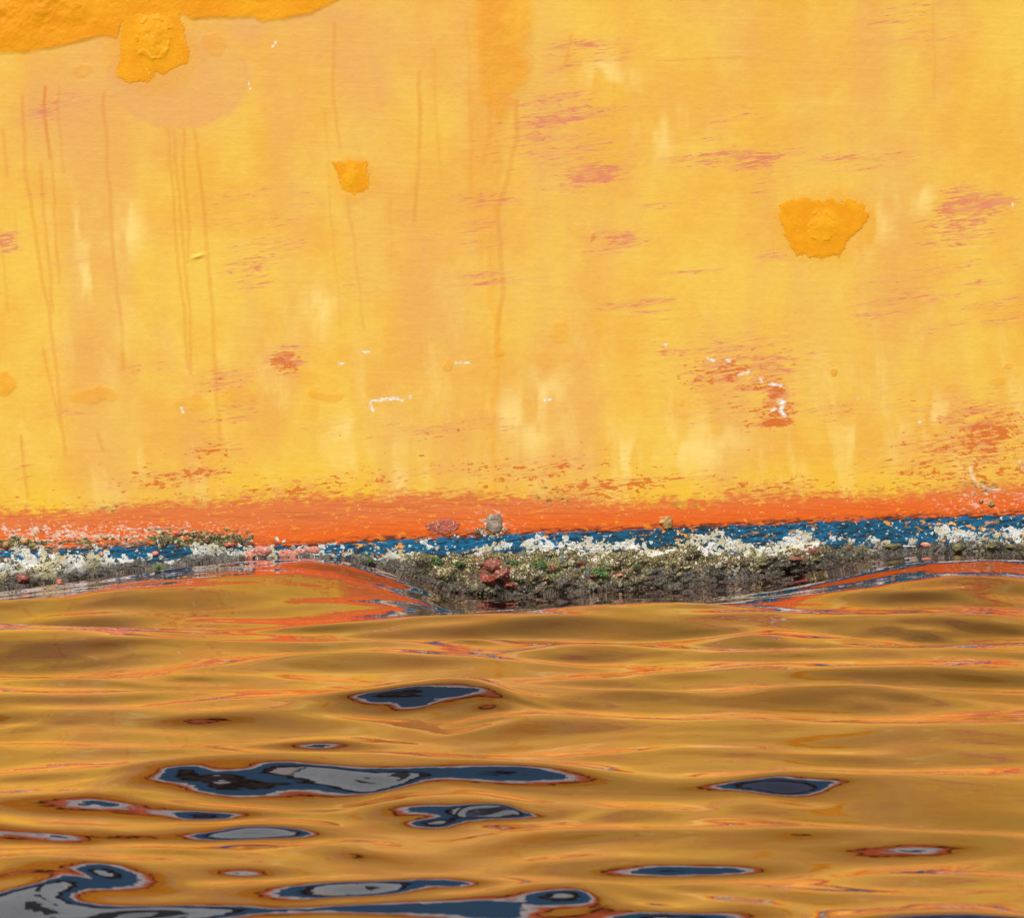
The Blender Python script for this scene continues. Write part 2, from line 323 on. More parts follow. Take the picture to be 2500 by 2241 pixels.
    gr = np.exp(-((px - 470) / 150) ** 4 - ((py - 1318) / 22) ** 2); gr = np.maximum(gr, .9 * np.exp(-((px - 40) / 90) ** 4 - ((py - 1325) / 18) ** 2)); gr = np.maximum(gr, .8 * np.exp(-((px - 200) / 120) ** 2 - ((py - 1322) / 12) ** 2))
    gr = np.maximum(gr, .75 * np.exp(-((px - 330) / 380) ** 4 - ((py - 1346) / 11) ** 2)); gr = np.maximum(gr, .7 * np.exp(-((px - 1190) / 26) ** 2 - ((py - 1290) / 18) ** 2))
    lo = np.where(inside, 1.0, 0.6)
    return dict(pkA=np.stack([red, drip, deep, lo], -1), pkB=np.stack([pale, white, caustic_light, lo], -1), pkC=np.stack([scuff, gr, lime_amount(x, z)[0], lo], -1),
                b1=z - Z_OR(x), b2=z - Z_BT(x), b3=z - Z_BB(x))

def lime_amount(x, z):
    """how solidly white lime shells cover the hull: 1 solid, 0 none"""
    s = Z_BB(x) - z; px = x * 1000 + 1250
    fr = (fbm(x * 16, z * 22, 501, 5, .6) - .5) * .105 + (fbm(x * 70, z * 80, 506, 3) - .5) * .03
    d = sm(-.004, .004, s + fr + .004)
    wid = np.interp(px, [0, 400, 560, 640, 860, 930, 1100, 1400, 1900, 2050, 2500], [.048, .046, .026, .008, .013, .016, .012, .011, .022, .013, .012])
    return d * sm(wid * 1.5, wid * .7, s + (fbm(x * 15, z * 20, 531, 4) - .5) * .05), d

def lime_layer(m, c, am):
    ed = m.voro((150, 150, 170), 'DISTANCE_TO_EDGE'); n = m.noise((60, 60, 80), 5, 0, .65); n2 = m.noise(200, 3, 0, .6); b = m.noise(20, 3)
    holes = m.step(n + am * .10, .555, .580)
    tone = m.mix(m.step(b, .4, .62), (.68, .68, .65), (.50, .43, .24))
    tone = m.mix(m.step(n2, .54, .62) * .6, tone, (.36, .33, .22)); tone = m.mix(m.step(ed + (n2 - .5) * .12, .05, .0) * .75, tone, (.03, .03, .03))
    return m.mix(holes * m.step(am, .05, .3), c, tone)

def hull_mat():
    m = NT("weathered hull paint")
    A = m.t.nodes.new("ShaderNodeAttribute"); A.attribute_name = "pkA"; sa = m.t.nodes.new("ShaderNodeSeparateColor"); m.t.links.new(A.outputs[0], sa.inputs[0])
    B = m.t.nodes.new("ShaderNodeAttribute"); B.attribute_name = "pkB"; sb = m.t.nodes.new("ShaderNodeSeparateColor"); m.t.links.new(B.outputs[0], sb.inputs[0])
    Cc = m.t.nodes.new("ShaderNodeAttribute"); Cc.attribute_name = "pkC"; sc_ = m.t.nodes.new("ShaderNodeSeparateColor"); m.t.links.new(Cc.outputs[0], sc_.inputs[0])
    red, drip, deep = (V(m, sa.outputs[i]) for i in range(3)); pale, white, caustic_light = (V(m, sb.outputs[i]) for i in range(3)); scuff, gr, lime_a = (V(m, sc_.outputs[i]) for i in range(3))
    b1, b2, b3 = m.attr("b1"), m.attr("b2"), m.attr("b3")
    tilt = math.radians(4)
    streak = m.noise((9, 9, 170), 6, tilt, .62) * .5 + m.noise((13, 13, 210), 6, math.radians(12), .62, loc=(2, 0, 1)) * .5; chip = m.noise((45, 45, 150), 4, tilt, .6); blotch = m.noise((3.5, 3.5, 2.2), 4)
    wash = m.noise((4.2, 4.2, 1.4), 5, 0, .6, loc=(3, 0, 0)); brush = m.noise((5, 5, 220), 4, math.radians(-2), .6); grain = m.noise(420, 2)
    coarse = m.noise((38, 38, 75), 4, math.radians(-4), .65, loc=(9, 0, 2)); speck = m.noise((90, 90, 170), 3, 0, .6, loc=(1, 4, 2))
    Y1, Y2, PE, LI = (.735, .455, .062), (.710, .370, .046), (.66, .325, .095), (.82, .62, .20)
    c = m.mix(m.step(m.noise((6, 6, 5), 6, 0, .62, loc=(1, 1, 3)) * .6 + blotch * .4, .42, .60), Y1, Y2)
    c = m.mix(m.step(b1, .12, .0) * .8, c, (.745, .455, .026))
    c = m.mix((pale * .85 + (m.step(wash, .42, .66) * .62)).cl() * .85, c, PE)
    caustic_noise = m.step(m.noise((16, 16, 5), 4, math.radians(8), .6, loc=(4, 0, 6)), .50, .70) * m.step(b1, .75, .15); c = m.mix((caustic_light * .70).mx(caustic_noise * .30).cl(), c, LI)  # broad field of caustic-like sunlight ripples mixed into the paint colour
    c = m.mix(m.step(brush, .50, .70) * .09, c, (.62, .25, .036)); c = m.mix(m.step(brush, .47, .30) * .12, c, LI)
    c = m.mix((drip * .48).cl(), c, (.60, .175, .016))
    c = m.mix(deep, c, m.mix(m.step(m.noise(9, 4), .4, .65), (.70, .255, .002), (.74, .31, .004)))
    # old red coat showing through where the yellow has rubbed off
    sv = streak * .6 + chip * .4
    rm = m.step(sv, .590 - red * .150, .665 - red * .125) * m.step(red, .02, .12)
    rc = m.mix(m.step(b1, .28, .10), (.60, .150, .085), (.58, .135, .016))
    c = m.mix(rm * (m.step(m.noise((22, 22, 40), 3, loc=(6, 6, 1)), .38, .60) * .60 + .22), c, rc)
    veil = m.step(streak, .42, .62) * red * .75; c = m.mix(veil.cl() * .9, c, (.63, .225, .12))
    dots = m.step(coarse * .45 + speck * .2 + streak * .35 - m.step(m.noise((5, 5, 12), 3, loc=(2, 2, 8)), .55, .42) * .03, .615 - m.step(b1, .22, .0) * .045 - (red * m.step(b1, .5, .35)) * .12, .640 - m.step(b1, .22, .0) * .045 - (red * m.step(b1, .5, .35)) * .12)
    c = m.mix(dots * m.step(b1, .55, .25) * .85, c, (.56, .125, .014))
    # orange boot band: ragged upper edge
    edge = b1 + (coarse - .5) * .10 + (chip - .5) * .05 + (streak - .5) * .10 + (blotch - .5) * .04
    om = m.step(edge, .018, -.022)
    pos = m.step(b2, .08, .018)                     # 0 at the top of the band, 1 at its foot
    oc = m.mix(pos, (.62, .155, .038), (.68, .115, .010)); oc = m.mix(m.step(streak, .5, .7) * .45, oc, (.70, .25, .055))
    oc = m.mix(m.step(brush, .48, .66) * .5, oc, (.42, .075, .022))
    oc = m.mix(m.step(streak, .57, .62) * m.step(pos, .8, .2) * .7, oc, (.76, .34, .035)); oc = m.mix(m.step(coarse, .60, .66), oc, (.70, .26, .025)); oc = m.mix(m.step(sv, .63, .67) * .6, oc, (.26, .035, .018))
    oc = m.mix(m.step(speck, .66, .70) * .6, oc, (.75, .50, .30))
    c = m.mix(om, c, oc)
    dk = m.step(edge + (streak - .5) * .04, .020, .006) * m.step(edge, -.012, .004) * m.step(m.noise((5, 5, 5), 2, loc=(4, 4, 4)), .54, .62) * m.step(chip, .46, .56)
    c = m.mix(dk * .9, c, (.06, .03, .035))
    # chalky scuffs and green slime at the ends of the band
    lime = m.step(coarse * .5 + streak * .5, .60 - scuff * .13, .66 - scuff * .13) * scuff
    c = m.mix(lime * .85, c, (.62, .47, .36)); c = m.mix(m.step(speck, .55, .62) * scuff * .8, c, (.72, .68, .55))
    slime = m.step(coarse + gr * .30 + (chip - .5) * .3, .66, .72) * m.step(gr, .05, .2)
    c = m.mix(slime, c, m.mix(m.step(speck, .45, .6), (.055, .055, .018), (.34, .28, .12)))
    # blue antifouling with charred upper edge
    e2 = b2 + (coarse - .5) * .030 + (chip - .5) * .022 + (streak - .5) * .012
    char = m.step(e2, .020, .004) * m.step(sv, .46, .53)
    c = m.mix(char * .92, c, (.020, .012, .012))
    bm = m.step(e2, .002, -.002)
    bl = m.mix(m.step(blotch + (coarse - .5) * .6, .40, .64), (.006, .120, .25), (.008, .060, .10))
    bl = m.mix(m.step(sv, .475, .55) * .92, bl, (.010, .020, .028)); bl = m.mix(m.step(coarse, .56, .59) * m.step(m.noise((4, 4, 9), 2, loc=(7, 0, 0)), .47, .54), bl, (.78, .33, .05))
    bl = m.mix(m.step(speck, .64, .66), bl, (.70, .66, .55))
    c = m.mix(bm, c, bl)
    c = m.mix(m.step(b3, -.006, -.02) * m.step(coarse, .42, .5), c, (.018, .022, .030))
    c = lime_layer(m, c, lime_a)
    c = m.mix(white * .92, c, m.mix(m.step(speck, .4, .6), (.84, .82, .78), (.62, .50, .34)))
    m.val(c, m.p.inputs["Base Color"])
    rough = m.mix(om, (.55, .55, .55), (.5, .5, .5)); m.p.inputs["Roughness"].default_value = .5; m.p.inputs["Specular IOR Level"].default_value = .18
    n1 = m.noise(55, 4, 0, .6); h = n1 * .9 + brush * .09 + grain * .10 - rm * .18 - om * .25 + deep * (m.noise(38, 5, 0, .65) * 2.2)
    m.bump(h, dist=.0016, strength=.75)
    return m.m
M_HULL = hull_mat()

# ------------------------------------------------------------------ the boat
boat = bpy.data.objects.new("boat", None); COL.objects.link(boat); boat.location = (0, 0, 0)
boat["label"] = "old fishing boat with weathered yellow hull, orange and blue waterline bands and barnacles"; boat["category"] = "boat"

xs = spaced(-1.42, 1.42, 0.003, -5.0, 6.5, 1.12, .25); zs = spaced(-0.08, 1.44, 0.003, -0.9, 1.95, 1.2, .12)
gx, gz = np.meshgrid(xs, zs)
msk = hull_masks(gx, gz)
# lumps of the hand-laid hull, dents, and thicker paint at top left
px = gx * 1000 + 1250; py = 1400 - gz * 1000
rel = .0016 * (fbm(gx * 2.2, gz * 2.2, 301, 3) - .5) + msk['pkA'][..., 2] * .0016 * (fbm(gx * 26, gz * 26, 310, 4) - .35)
rel += sm(140, 20, py) * sm(330, 60, px) * .013 * (fbm(gx * 16 + 3, gz * 16, 320, 5, .6) - .4)
for cx, cy in [(485, 627)]:
    rel += .0035 * np.exp(-((px - cx) / 14) ** 2 - ((py - cy + .3 * (px - cx)) / 4) ** 2)
gy = y_near(gx, gz) - rel
near = np.stack([gx, gy, gz], -1).reshape(-1, 3); F = grid_faces(len(xs), len(zs))
# far side, transom: coarse
xf = np.linspace(-5, 6.5, 60); zf = np.linspace(-.9, 1.95, 16); fx, fz = np.meshgrid(xf, zf); fy = 3.4 - y_near(fx, fz)
far = np.stack([fx, fy, fz], -1).reshape(-1, 3); F2 = grid_faces(len(xf), len(zf), True) + len(near)
yt = np.linspace(0, 1, 14); ty, tz = np.meshgrid(yt, zf); ny = y_near(-5.0 + 0 * tz, tz); tyy = ny + (3.4 - 2 * ny) * ty
tr = np.stack([-5 + 0 * tz, tyy, tz], -1).reshape(-1, 3); F3 = grid_faces(14, len(zf), True) + len(near) + len(far)
mf = hull_masks(fx, fz); mt = hull_masks(0 * tz - 5, tz)
at = {}
for k in msk:
    if msk[k].ndim == 3: at[k] = np.concatenate([q[k].reshape(-1, 4) for q in (msk, mf, mt)])
    else: at[k] = np.concatenate([q[k].ravel() for q in (msk, mf, mt)])
hull = mesh_obj("hull", np.concatenate([near, far, tr]), np.concatenate([F, F2, F3]), M_HULL, boat, True, at)

def simple(name, col, rough=.5, var=.12, sc=30, metal=0, bumpd=.001):
    m = NT(name); n = m.noise(sc, 5); n2 = m.noise((3, 3, 60), 4)
    c = m.mix((m.step(n, .35, .7) * .6 + m.step(n2, .5, .7) * .4).cl(), col, tuple(v * (1 - var * 2) for v in col))
    m.bump(n, dist=bumpd, strength=.5)
    return m.set(Base_Color=c, Roughness=rough, Metallic=metal)
M_RED = simple("red orange rail paint", (.74, .13, .015)); M_WHITE = simple("chalky white paint", (.78, .79, .78)); M_BLUE = simple("blue bulwark paint", (.002, .13, .30), .7)
M_CAB = simple("white cabin paint", (.66, .86, .95)); M_DARK = simple("dark window glass", (.05, .085, .10), .1, .1); M_DECK = simple("grey deck", (.16, .16, .15)); M_STEEL = simple("painted steel", (.55, .55, .5)); M_ROPE = simple("old rope", (.42, .36, .25), .9)
M_RUB = simple("black rubber", (.018, .018, .018), .8)

def loop_band(name, mat, z0, z1, out, parent=boat, sheer=0.0):
    """a strake that runs right round the hull, standing OUT metres proud of it"""
    X = np.concatenate([np.linspace(-5, 6.45, 90)]); ring = []
    prof = [(z0, -.03), (z0, out * .75), (z0 + (z1 - z0) * .2, out), (z1 - (z1 - z0) * .2, out), (z1, out * .75), (z1, -.03)]
    vs = []; fs = []
    path = [(x, -1) for x in X] + [(x, 1) for x in X[::-1]]
    for x, s in path:
        for z, o in prof:
            yn = float(y_near(x, z)) - o if s < 0 else 3.4 - float(y_near(x, z)) + o
            vs.append((x - (o if x < -4.99 else 0), yn, z))
    n = len(path); p = len(prof)
    for i in range(n):
        for j in range(p):
            a = i * p + j; b = i * p + (j + 1) % p; c = ((i + 1) % n) * p + (j + 1) % p; d = ((i + 1) % n) * p + j
            fs.append((a, b, c, d))
    return mesh_obj(name, vs, fs, mat, parent, False)
loop_band("rubbing_strake", M_RED, 1.580, 1.680, .030)
loop_band("white_strake", M_WHITE, 1.690, 1.790, .018)
loop_band("bulwark", M_BLUE, 1.793, 2.060, .010)
loop_band("cap_rail", M_RUB, 2.063, 2.150, .045)

def bx(c, s):
    x, y, z = c; a, b, d = s[0] / 2, s[1] / 2, s[2] / 2
    v = [(x + i * a, y + j * b, z + k * d) for i in (-1, 1) for j in (-1, 1) for k in (-1, 1)]
    f = [(0, 1, 3, 2), (4, 6, 7, 5), (0, 4, 5, 1), (2, 3, 7, 6), (0, 2, 6, 4), (1, 5, 7, 3)]
    return v, f
def boxes(name, lst, mat, parent):
    vs = []; fs = []
    for c, s in lst:
        v, f = bx(c, s); fs += [tuple(i + len(vs) for i in q) for q in f]; vs += v
    o = mesh_obj(name, vs, fs, mat, parent, False)
    b = o.modifiers.new("edges", 'BEVEL'); b.width = .006; b.segments = 2; return o
def tube(name, pts, r, mat, parent, seg=10):
    pts = [Vector(p) for p in pts]; vs = []; fs = []
    for i, p in enumerate(pts):
        t = (pts[min(i + 1, len(pts) - 1)] - pts[max(i - 1, 0)]).normalized(); u = t.cross(Vector((0.13, .2, 1))).normalized()
        if u.length < .1: u = Vector((1, 0, 0))
        w = t.cross(u)
        for k in range(seg):
            a = 2 * math.pi * k / seg; vs.append(p + (u * math.cos(a) + w * math.sin(a)) * r)
    for i in range(len(pts) - 1):
        for k in range(seg): fs.append((i * seg + k, i * seg + (k + 1) % seg, (i + 1) * seg + (k + 1) % seg, (i + 1) * seg + k))
    fs += [tuple(range(seg))[::-1], tuple(range((len(pts) - 1) * seg, len(pts) * seg))]
    return mesh_obj(name, [tuple(v) for v in vs], fs, mat, parent, True)

# deck
X = np.linspace(-4.98, 6.4, 40); dv = [(x, float(y_near(x, 1.66)) + .02, 1.66) for x in X] + [(x, 3.38 - float(y_near(x, 1.66)), 1.66) for x in X[::-1]]
mesh_obj("deck", dv, [tuple(range(len(dv)))], M_DECK, boat, False)
cab = boxes("wheelhouse", [((-1.5, 1.7, 2.75), (3.6, 1.7, 2.18)), ((-1.5, 1.7, 3.89), (3.9, 2.0, .09))], M_CAB, boat)
for i in range(4): boxes("window", [((-2.85 + i * .9, .848, 3.25), (.56, .02, .44))], M_DARK, cab)
for i in range(6): boxes("panel_rib", [((-3.1 + i * .64, .842, 2.45), (.09, .02, .7))], M_DARK if i % 2 else M_WHITE, cab)
for x in (.9, 1.9, 2.9): tube("stanchion", [(x, .12, 1.66), (x, .12, 2.75)], .022, M_STEEL, boat)
tube("hand_rail", [(.3, .12, 2.75), (3.6, .12, 2.75)], .022, M_STEEL, boat)
boxes("fish_hold", [((2.6, 1.7, 1.95), (1.9, 1.4, .55))], M_CAB, boat)

# ------------------------------------------------------------------ marine growth along the waterline
def crust_thick(x, z):
    """thickness in metres of the crust on the hull (negative: bare paint)"""
    s = Z_BB(x) - z                                      # depth below the blue band
    px = x * 1000 + 1250
    full = np.interp(px, [-900, 0, 400, 640, 760, 900, 1050, 1300, 1800, 2000, 2150, 2500, 3400], [.010, .010, .008, .006, .006, .012, .020, .026, .022, .014, .009, .009, .01])
    n = fbm(x * 24, z * 30, 401, 5); n2 = fbm(x * 75, z * 75, 420, 3)
    edge = np.interp(px, [0, 700, 900, 1100, 1700, 2000, 2500], [.022, .016, .022, .026, .030, .022, .016])
    t = full * sm(edge * .2, edge * 1.7, s + (n - .5) * .05) * (.35 + 1.3 * n) + .004 * (n2 - .5) * sm(0, .03, s) - .0015
    # slime cushions up on the orange band, left end
    gr = np.exp(-((px - 470) / 150) ** 4 - ((1400 - z * 1000 - 1318) / 15) ** 2); gr = np.maximum(gr, .8 * np.exp(-((px - 40) / 70) ** 4 - ((1400 - z * 1000 - 1326) / 12) ** 2))
    t = np.maximum(t, .006 * gr * sm(.46, .60, fbm(x * 40, z * 60, 440, 4)) - .0012)
    return t

m = NT("algae crust")
big = m.noise(14, 5); mid = m.noise(55, 5, 0, .65); fin = m.noise(260, 3, 0, .7); vv = m.voro(150)
c = m.mix(m.step(mid, .38, .62), (.008, .007, .002), (.070, .052, .010)); c = m.mix(m.step(big, .54, .66) * m.step(fin, .4, .55), c, (.10, .13, .035))
c = m.mix(m.step(fin, .52, .60) * .85, c, (.48, .39, .16)); c = m.mix(m.step(m.noise(19, 4, loc=(5, 2, 1)), .60, .66) * .8, c, (.22, .045, .028))
c = m.mix(m.step(vv, .16, .07), c, (.58, .48, .24))
c = m.mix(m.step(m.noise(30, 3, loc=(15, 2, 1)), .64, .68) * .7, c, (.015, .10, .16))
c = lime_layer(m, c, m.attr("lime")); low = m.attr("dep"); c = m.mix(m.step(low, .0, 1.0) * .94, c, m.mix(m.step(fin, .48, .60), (.008, .007, .004), (.09, .06, .03)))
m.bump(fin * .6 + mid, dist=.004, strength=1)
m.val(m.mix(low, (.75,) * 3, (.25,) * 3), m.p.inputs["Roughness"])
M_CRUST = m.set(Base_Color=c)
xs = np.arange(-2.7, 2.7, .0035); zs = np.arange(-.16, .13, .003); gx, gz = np.meshgrid(xs, zs); T = crust_thick(gx, gz)
gy = y_near(gx, gz) - np.where(T > 0, T, -0.004)
keep = (T > -.001).ravel(); Fg = grid_faces(len(xs), len(zs)); Fg = Fg[keep[Fg].any(1)]
dep = sm(.060, .008, gz - W0(gx) + .05 * (fbm(gx * 14, gz * 20, 470, 3) - .5))  # damp dark algae near the waterline, plus painted shadow under the bulge
used = np.unique(Fg); rm_ = np.full(len(keep), -1); rm_[used] = np.arange(len(used))
crust = mesh_obj("algae_crust", np.stack([gx, gy, gz], -1).reshape(-1, 3)[used], rm_[Fg], M_CRUST, boat, True, {"dep": dep.ravel()[used], "lime": lime_amount(gx, gz)[0].ravel()[used]})
crust["kind"] = "stuff"

m = NT("barnacle shell")
sh = m.attr("shell", "Color"); n = m.noise(500, 3)
c = m.mix(m.step(n, .3, .7) * .35, sh, (.20, .17, .11)); M_BARN = m.set(Base_Color=c, Roughness=.7)

def barnacle_cloud():
    N = 120000
    x = rng.uniform(-2.65, 2.65, N); z = rng.uniform(-.13, .11, N)
    s = Z_BB(x) - z; px = x * 1000 + 1250
    core, d = lime_amount(x, z)
    rest = d * (1 - core) * .50 * sm(.42, .58, fbm(x * 28, z * 34, 521, 3))
    holes = sm(.42, .52, fbm(x * 50, z * 50, 551, 3)); dens = core * .30 * holes + rest
    dens *= sm(-.02, .0, z - W0(x) + .012)
    # strays on the blue and orange paint
    dens = np.maximum(dens, .012 * (s > -.03) * (s < 0) * sm(.5, .6, fbm(x * 30, z * 30, 77, 2)))
    gl = np.exp(-((px - 470) / 170) ** 4 - ((1400 - z * 1000 - 1316) / 24) ** 2) * .07 + np.exp(-((px - 60) / 140) ** 4 - ((1400 - z * 1000 - 1300) / 28) ** 2) * .05
    gl = np.maximum(gl, .55 * np.exp(-((np.hypot((px - 1198) / 34, (1400 - z * 1000 - 1276) / 26) - 1) / .35) ** 2)); dens = np.maximum(dens, gl)
    k = rng.random(N) < dens; x, z, s, core = x[k], z[k], s[k], core[k]
    n = len(x); r = rng.gamma(4, .00052, n) + .0008; r = np.clip(r, .0013, .0062)
    T = np.maximum(crust_thick(x, z), 0); y = y_near(x, z) - T
    # drop those that sit inside a larger one
    K = 8; a = np.arange(K) * 2 * math.pi / K
    prof = [(1.0, -.5), (.90, .20), (.56, .62), (.38, .58), (.22, .10)]
    ca = np.cos(a); sa = np.sin(a)
    ph = rng.uniform(0, 6.28, n); ex = rng.uniform(.75, 1.25, n); hgt = rng.uniform(.2, .6, n)
    jag = 1 + rng.normal(0, .10, (n, K))
    V_ = np.zeros((n, len(prof), K, 3)); tilt = rng.normal(0, .22, (n, 2))
    for j, (rr, hh) in enumerate(prof):
        aa = a[None] + ph[:, None]; lx = np.cos(aa) * rr * r[:, None] * jag * ex[:, None]; lz = np.sin(aa) * rr * r[:, None] * jag / ex[:, None]; ly = -hh * r[:, None] * hgt[:, None]
        V_[:, j, :, 0] = x[:, None] + lx + tilt[:, :1] * ly; V_[:, j, :, 2] = z[:, None] + lz + tilt[:, 1:] * ly
        V_[:, j, :, 1] = y[:, None] + ly + tilt[:, :1] * lx * .4 + tilt[:, 1:] * lz * .4
    P = len(prof); base = np.arange(n)[:, None, None] * (P * K)
    j, kk = np.meshgrid(np.arange(P - 1), np.arange(K), indexing='ij'); k2 = (kk + 1) % K
    f = np.stack([j * K + kk, j * K + k2, (j + 1) * K + k2, (j + 1) * K + kk], -1).reshape(1, -1, 4) + base
    wh = np.array([.72, .70, .62]); cr = np.array([.64, .52, .23]); br = np.array([.15, .095, .03]); pk = np.array([.40, .17, .12]); gn = np.array([.22, .24, .10])
    u = rng.random(n) + (fbm(x * 20, z * 20, 560, 2) - .5) * 1.4; aged = sm(.15, .95, sm(.0, .07, s) * .8 + (u - .5) * .9 + .12 * (px[k] < 700))
    col = wh * (1 - aged[:, None]) + cr * aged[:, None]
    t = rng.random(n); q = (1 - core) > .5
    col[(t < .48) & q] = br; col[(t > .90) & q] = pk; col[(t > .82) & (t < .90) & q] = gn; col[(t < .05)] = br
    col = col * rng.uniform(.75, 1.1, (n, 1))
    wet_shade = sm(.05, .0, z - W0(x) + .04 * (fbm(x * 14, z * 20, 470, 3) - .5)); col = col * (1 - .80 * wet_shade[:, None])     # lowest shells darkened by damp, with shadow under the bulge painted in
    cv = np.repeat(np.repeat(col[:, None], P, 1)[:, :, None], K, 2); cv[:, 4] *= .12; cv[:, 0] *= .6
    cv = np.concatenate([cv, np.ones(cv.shape[:-1] + (1,))], -1).reshape(-1, 4)
    o = mesh_obj("barnacle_crust", V_.reshape(-1, 3), f.reshape(-1, 4), M_BARN, boat, False, {"shell": cv}); o["kind"] = "stuff"
barnacle_cloud()

def lump(name, px, py, rx, rz, thick, mat, seed, label=None, rough=.3, seg=(40, 22)):
    """a rounded irregular shell or growth cushion, seated on the hull side"""
    cx, cz = PX(px), PZ(py); A, Rr = seg; vs = []; fs = []
    th = max(float(crust_thick(np.array(cx), np.array(cz))), 0)
    for j in range(Rr + 1):
        q = j / Rr
        for i in range(A):
            a = 2 * math.pi * i / A
            w = 1 + rough * (float(fbm(np.array(math.cos(a) * 1.6 + seed), np.array(math.sin(a) * 1.6 + seed), 600 + seed, 3)) - .5) * 2
            lx, lz = math.cos(a) * rx / 1000 * q * w, math.sin(a) * rz / 1000 * q * w
            h = thick * (1 - q ** 2.4) ** .6 * (1 + rough * 1.6 * (float(fbm(np.array(lx * 130 + 20), np.array(lz * 130 + 20), 700 + seed, 4)) - .5)) - (.004 if j == Rr else 0)
            vs.append((cx + lx, float(y_near(cx + lx, cz + lz)) - th * (1 - q * .6) - h, cz + lz))
    for j in range(Rr):
        for i in range(A): fs.append((j * A + i, j * A + (i + 1) % A, (j + 1) * A + (i + 1) % A, (j + 1) * A + i))
    o = mesh_obj(name, vs, fs, mat, boat, True)
    if label: o["label"] = label
    return o

def growth_mat(name, cols, rough=.5, sc=90):
    m = NT(name); a = m.noise(sc * .4, 4); b = m.noise(sc * 1.6, 4, 0, .7)
    c = m.mix(m.step(a, .38, .60), cols[0], cols[1]); c = m.mix(m.step(b, .56, .64), c, cols[2]); c = m.mix(m.step(b, .42, .34), c, tuple(v * .25 for v in cols[0]))
    m.bump(a + b * .6, dist=.004, strength=1); return m.set(Base_Color=c, Roughness=rough)
M_RSP = growth_mat("red sponge", ((.26, .045, .030), (.20, .06, .035), (.52, .42, .26)), .35); M_OYS = growth_mat("oyster shell", ((.16, .11, .075), (.33, .24, .17), (.10, .08, .06)), .5)
M_FLK = growth_mat("lifted red paint flake", ((.40, .075, .045), (.30, .06, .04), (.55, .35, .14)), .5); M_PNK = growth_mat("pink coralline crust", ((.56, .20, .13), (.50, .15, .10), (.60, .50, .40)), .5)
M_TAN = growth_mat("tan shell cluster", ((.50, .27, .07), (.30, .15, .05), (.62, .50, .22)), .6, 160); M_OLV = growth_mat("olive weed cushion", ((.07, .065, .02), (.14, .12, .04), (.34, .28, .12)), .55)
lump("oyster_shell", 1206, 1279, 22, 27, .008, M_OYS, 3, "brown round shell ringed by small white barnacles", .22)
lump("paint_flake", 1082, 1286, 36, 20, .0022, M_FLK, 5, "dark red blistered flake on the orange band", .5)
lump("shell_cluster", 1626, 1275, 17, 17, .009, M_TAN, 8, "small round tan shell cluster on the orange band", .3)
for i, (a, b, rx, rz, t, mt_) in enumerate([(1205, 1385, 26, 20, .018, M_RSP), (1222, 1402, 30, 24, .020, M_RSP), (1192, 1416, 26, 18, .016, M_RSP), (1245, 1428, 22, 14, .014, M_RSP), (58, 1413, 17, 13, .012, M_RSP),
    (640, 1345, 22, 14, .006, M_PNK), (612, 1356, 14, 14, .006, M_PNK), (705, 1351, 26, 10, .003, M_PNK), (762, 1342, 20, 9, .003, M_PNK), (735, 1345, 12, 8, .003, M_PNK), (1450, 1404, 20, 10, .012, M_RSP), (1515, 1403, 14, 8, .010, M_PNK), (145, 1418, 9, 6, .007, M_PNK),
    (2340, 1338, 17, 13, .014, M_OLV), (2262, 1330, 13, 7, .006, M_PNK), (2180, 1334, 20, 9, .008, M_OLV), (2420, 1336, 20, 10, .010, M_OLV), (2470, 1336, 16, 8, .008, M_OLV), (1940, 1365, 22, 10, .010, M_RSP), (1990, 1366, 18, 9, .008, M_OLV), (1860, 1378, 22, 10, .009, M_OLV),
    (246, 1352, 6, 7, .006, M_PNK), (380, 1352, 8, 7, .006, M_PNK), (60, 1322, 9, 9, .006, M_TAN), (14, 1330, 8, 10, .006, M_TAN), (2395, 1223, 6, 6, .004, M_TAN), (2420, 1228, 9, 8, .005, M_TAN), (435, 1302, 12, 6, .004, M_FLK), (560, 1330, 14, 7, .005, M_FLK)]):
    nm = {"red sponge": "sponge_lump", "pink coralline crust": "coralline_patch", "olive weed cushion": "weed_cushion", "tan shell cluster": "shell", "lifted red paint flake": "paint_flake"}[mt_.name]
    lump(nm, a, b, rx, rz, t, mt_, 11 + i, None, .45, (26, 12))

m = NT("green weed"); c = m.mix(m.step(m.noise(70, 3), .4, .6), (.025, .070, .006), (.075, .14, .014)); M_WEED = m.set(Base_Color=c, Roughness=.4)
def tuft(px, py, n, L):
    cx, cz = PX(px), PZ(py); vs = []; fs = []
    th = max(float(crust_thick(np.array(cx), np.array(cz))), 0) + .004
    for k in range(n):
        x0 = cx + random.gauss(0, L * .5); z0 = cz + random.gauss(0, L * .25); a = random.gauss(-1.57, .7); l = L * random.uniform(.6, 1.3); w = L * .09; y0 = float(y_near(x0, z0)) - th
        ps = [(x0 + math.cos(a) * l * t + random.gauss(0, L * .05), y0 - .010 * math.sin(t * 2.6) - random.random() * .002, z0 + math.sin(a) * l * t * .8) for t in (0, .33, .66, 1)]
        for i, p in enumerate(ps):
            ww = w * (1, 1.2, .8, .15)[i]; vs += [(p[0] - ww, p[1], p[2]), (p[0] + ww, p[1] - ww * .5, p[2] + ww * .3)]
        b = len(vs) - 8
        for i in range(3): fs.append((b + 2 * i, b + 2 * i + 1, b + 2 * i + 3, b + 2 * i + 2))
    return mesh_obj("weed_tuft", vs, fs, M_WEED, boat, True)
for a, b, n, L in [(1322, 1372, 60, .014), (1462, 1390, 70, .017), (1066, 1366, 50, .012), (1120, 1372, 36, .010), (390, 1384, 50, .013), (905, 1366, 30, .008), (1550, 1378, 24, .008), (1250, 1368, 30, .012), (1640, 1372, 20, .007)]: tuft(a, b, n, L)

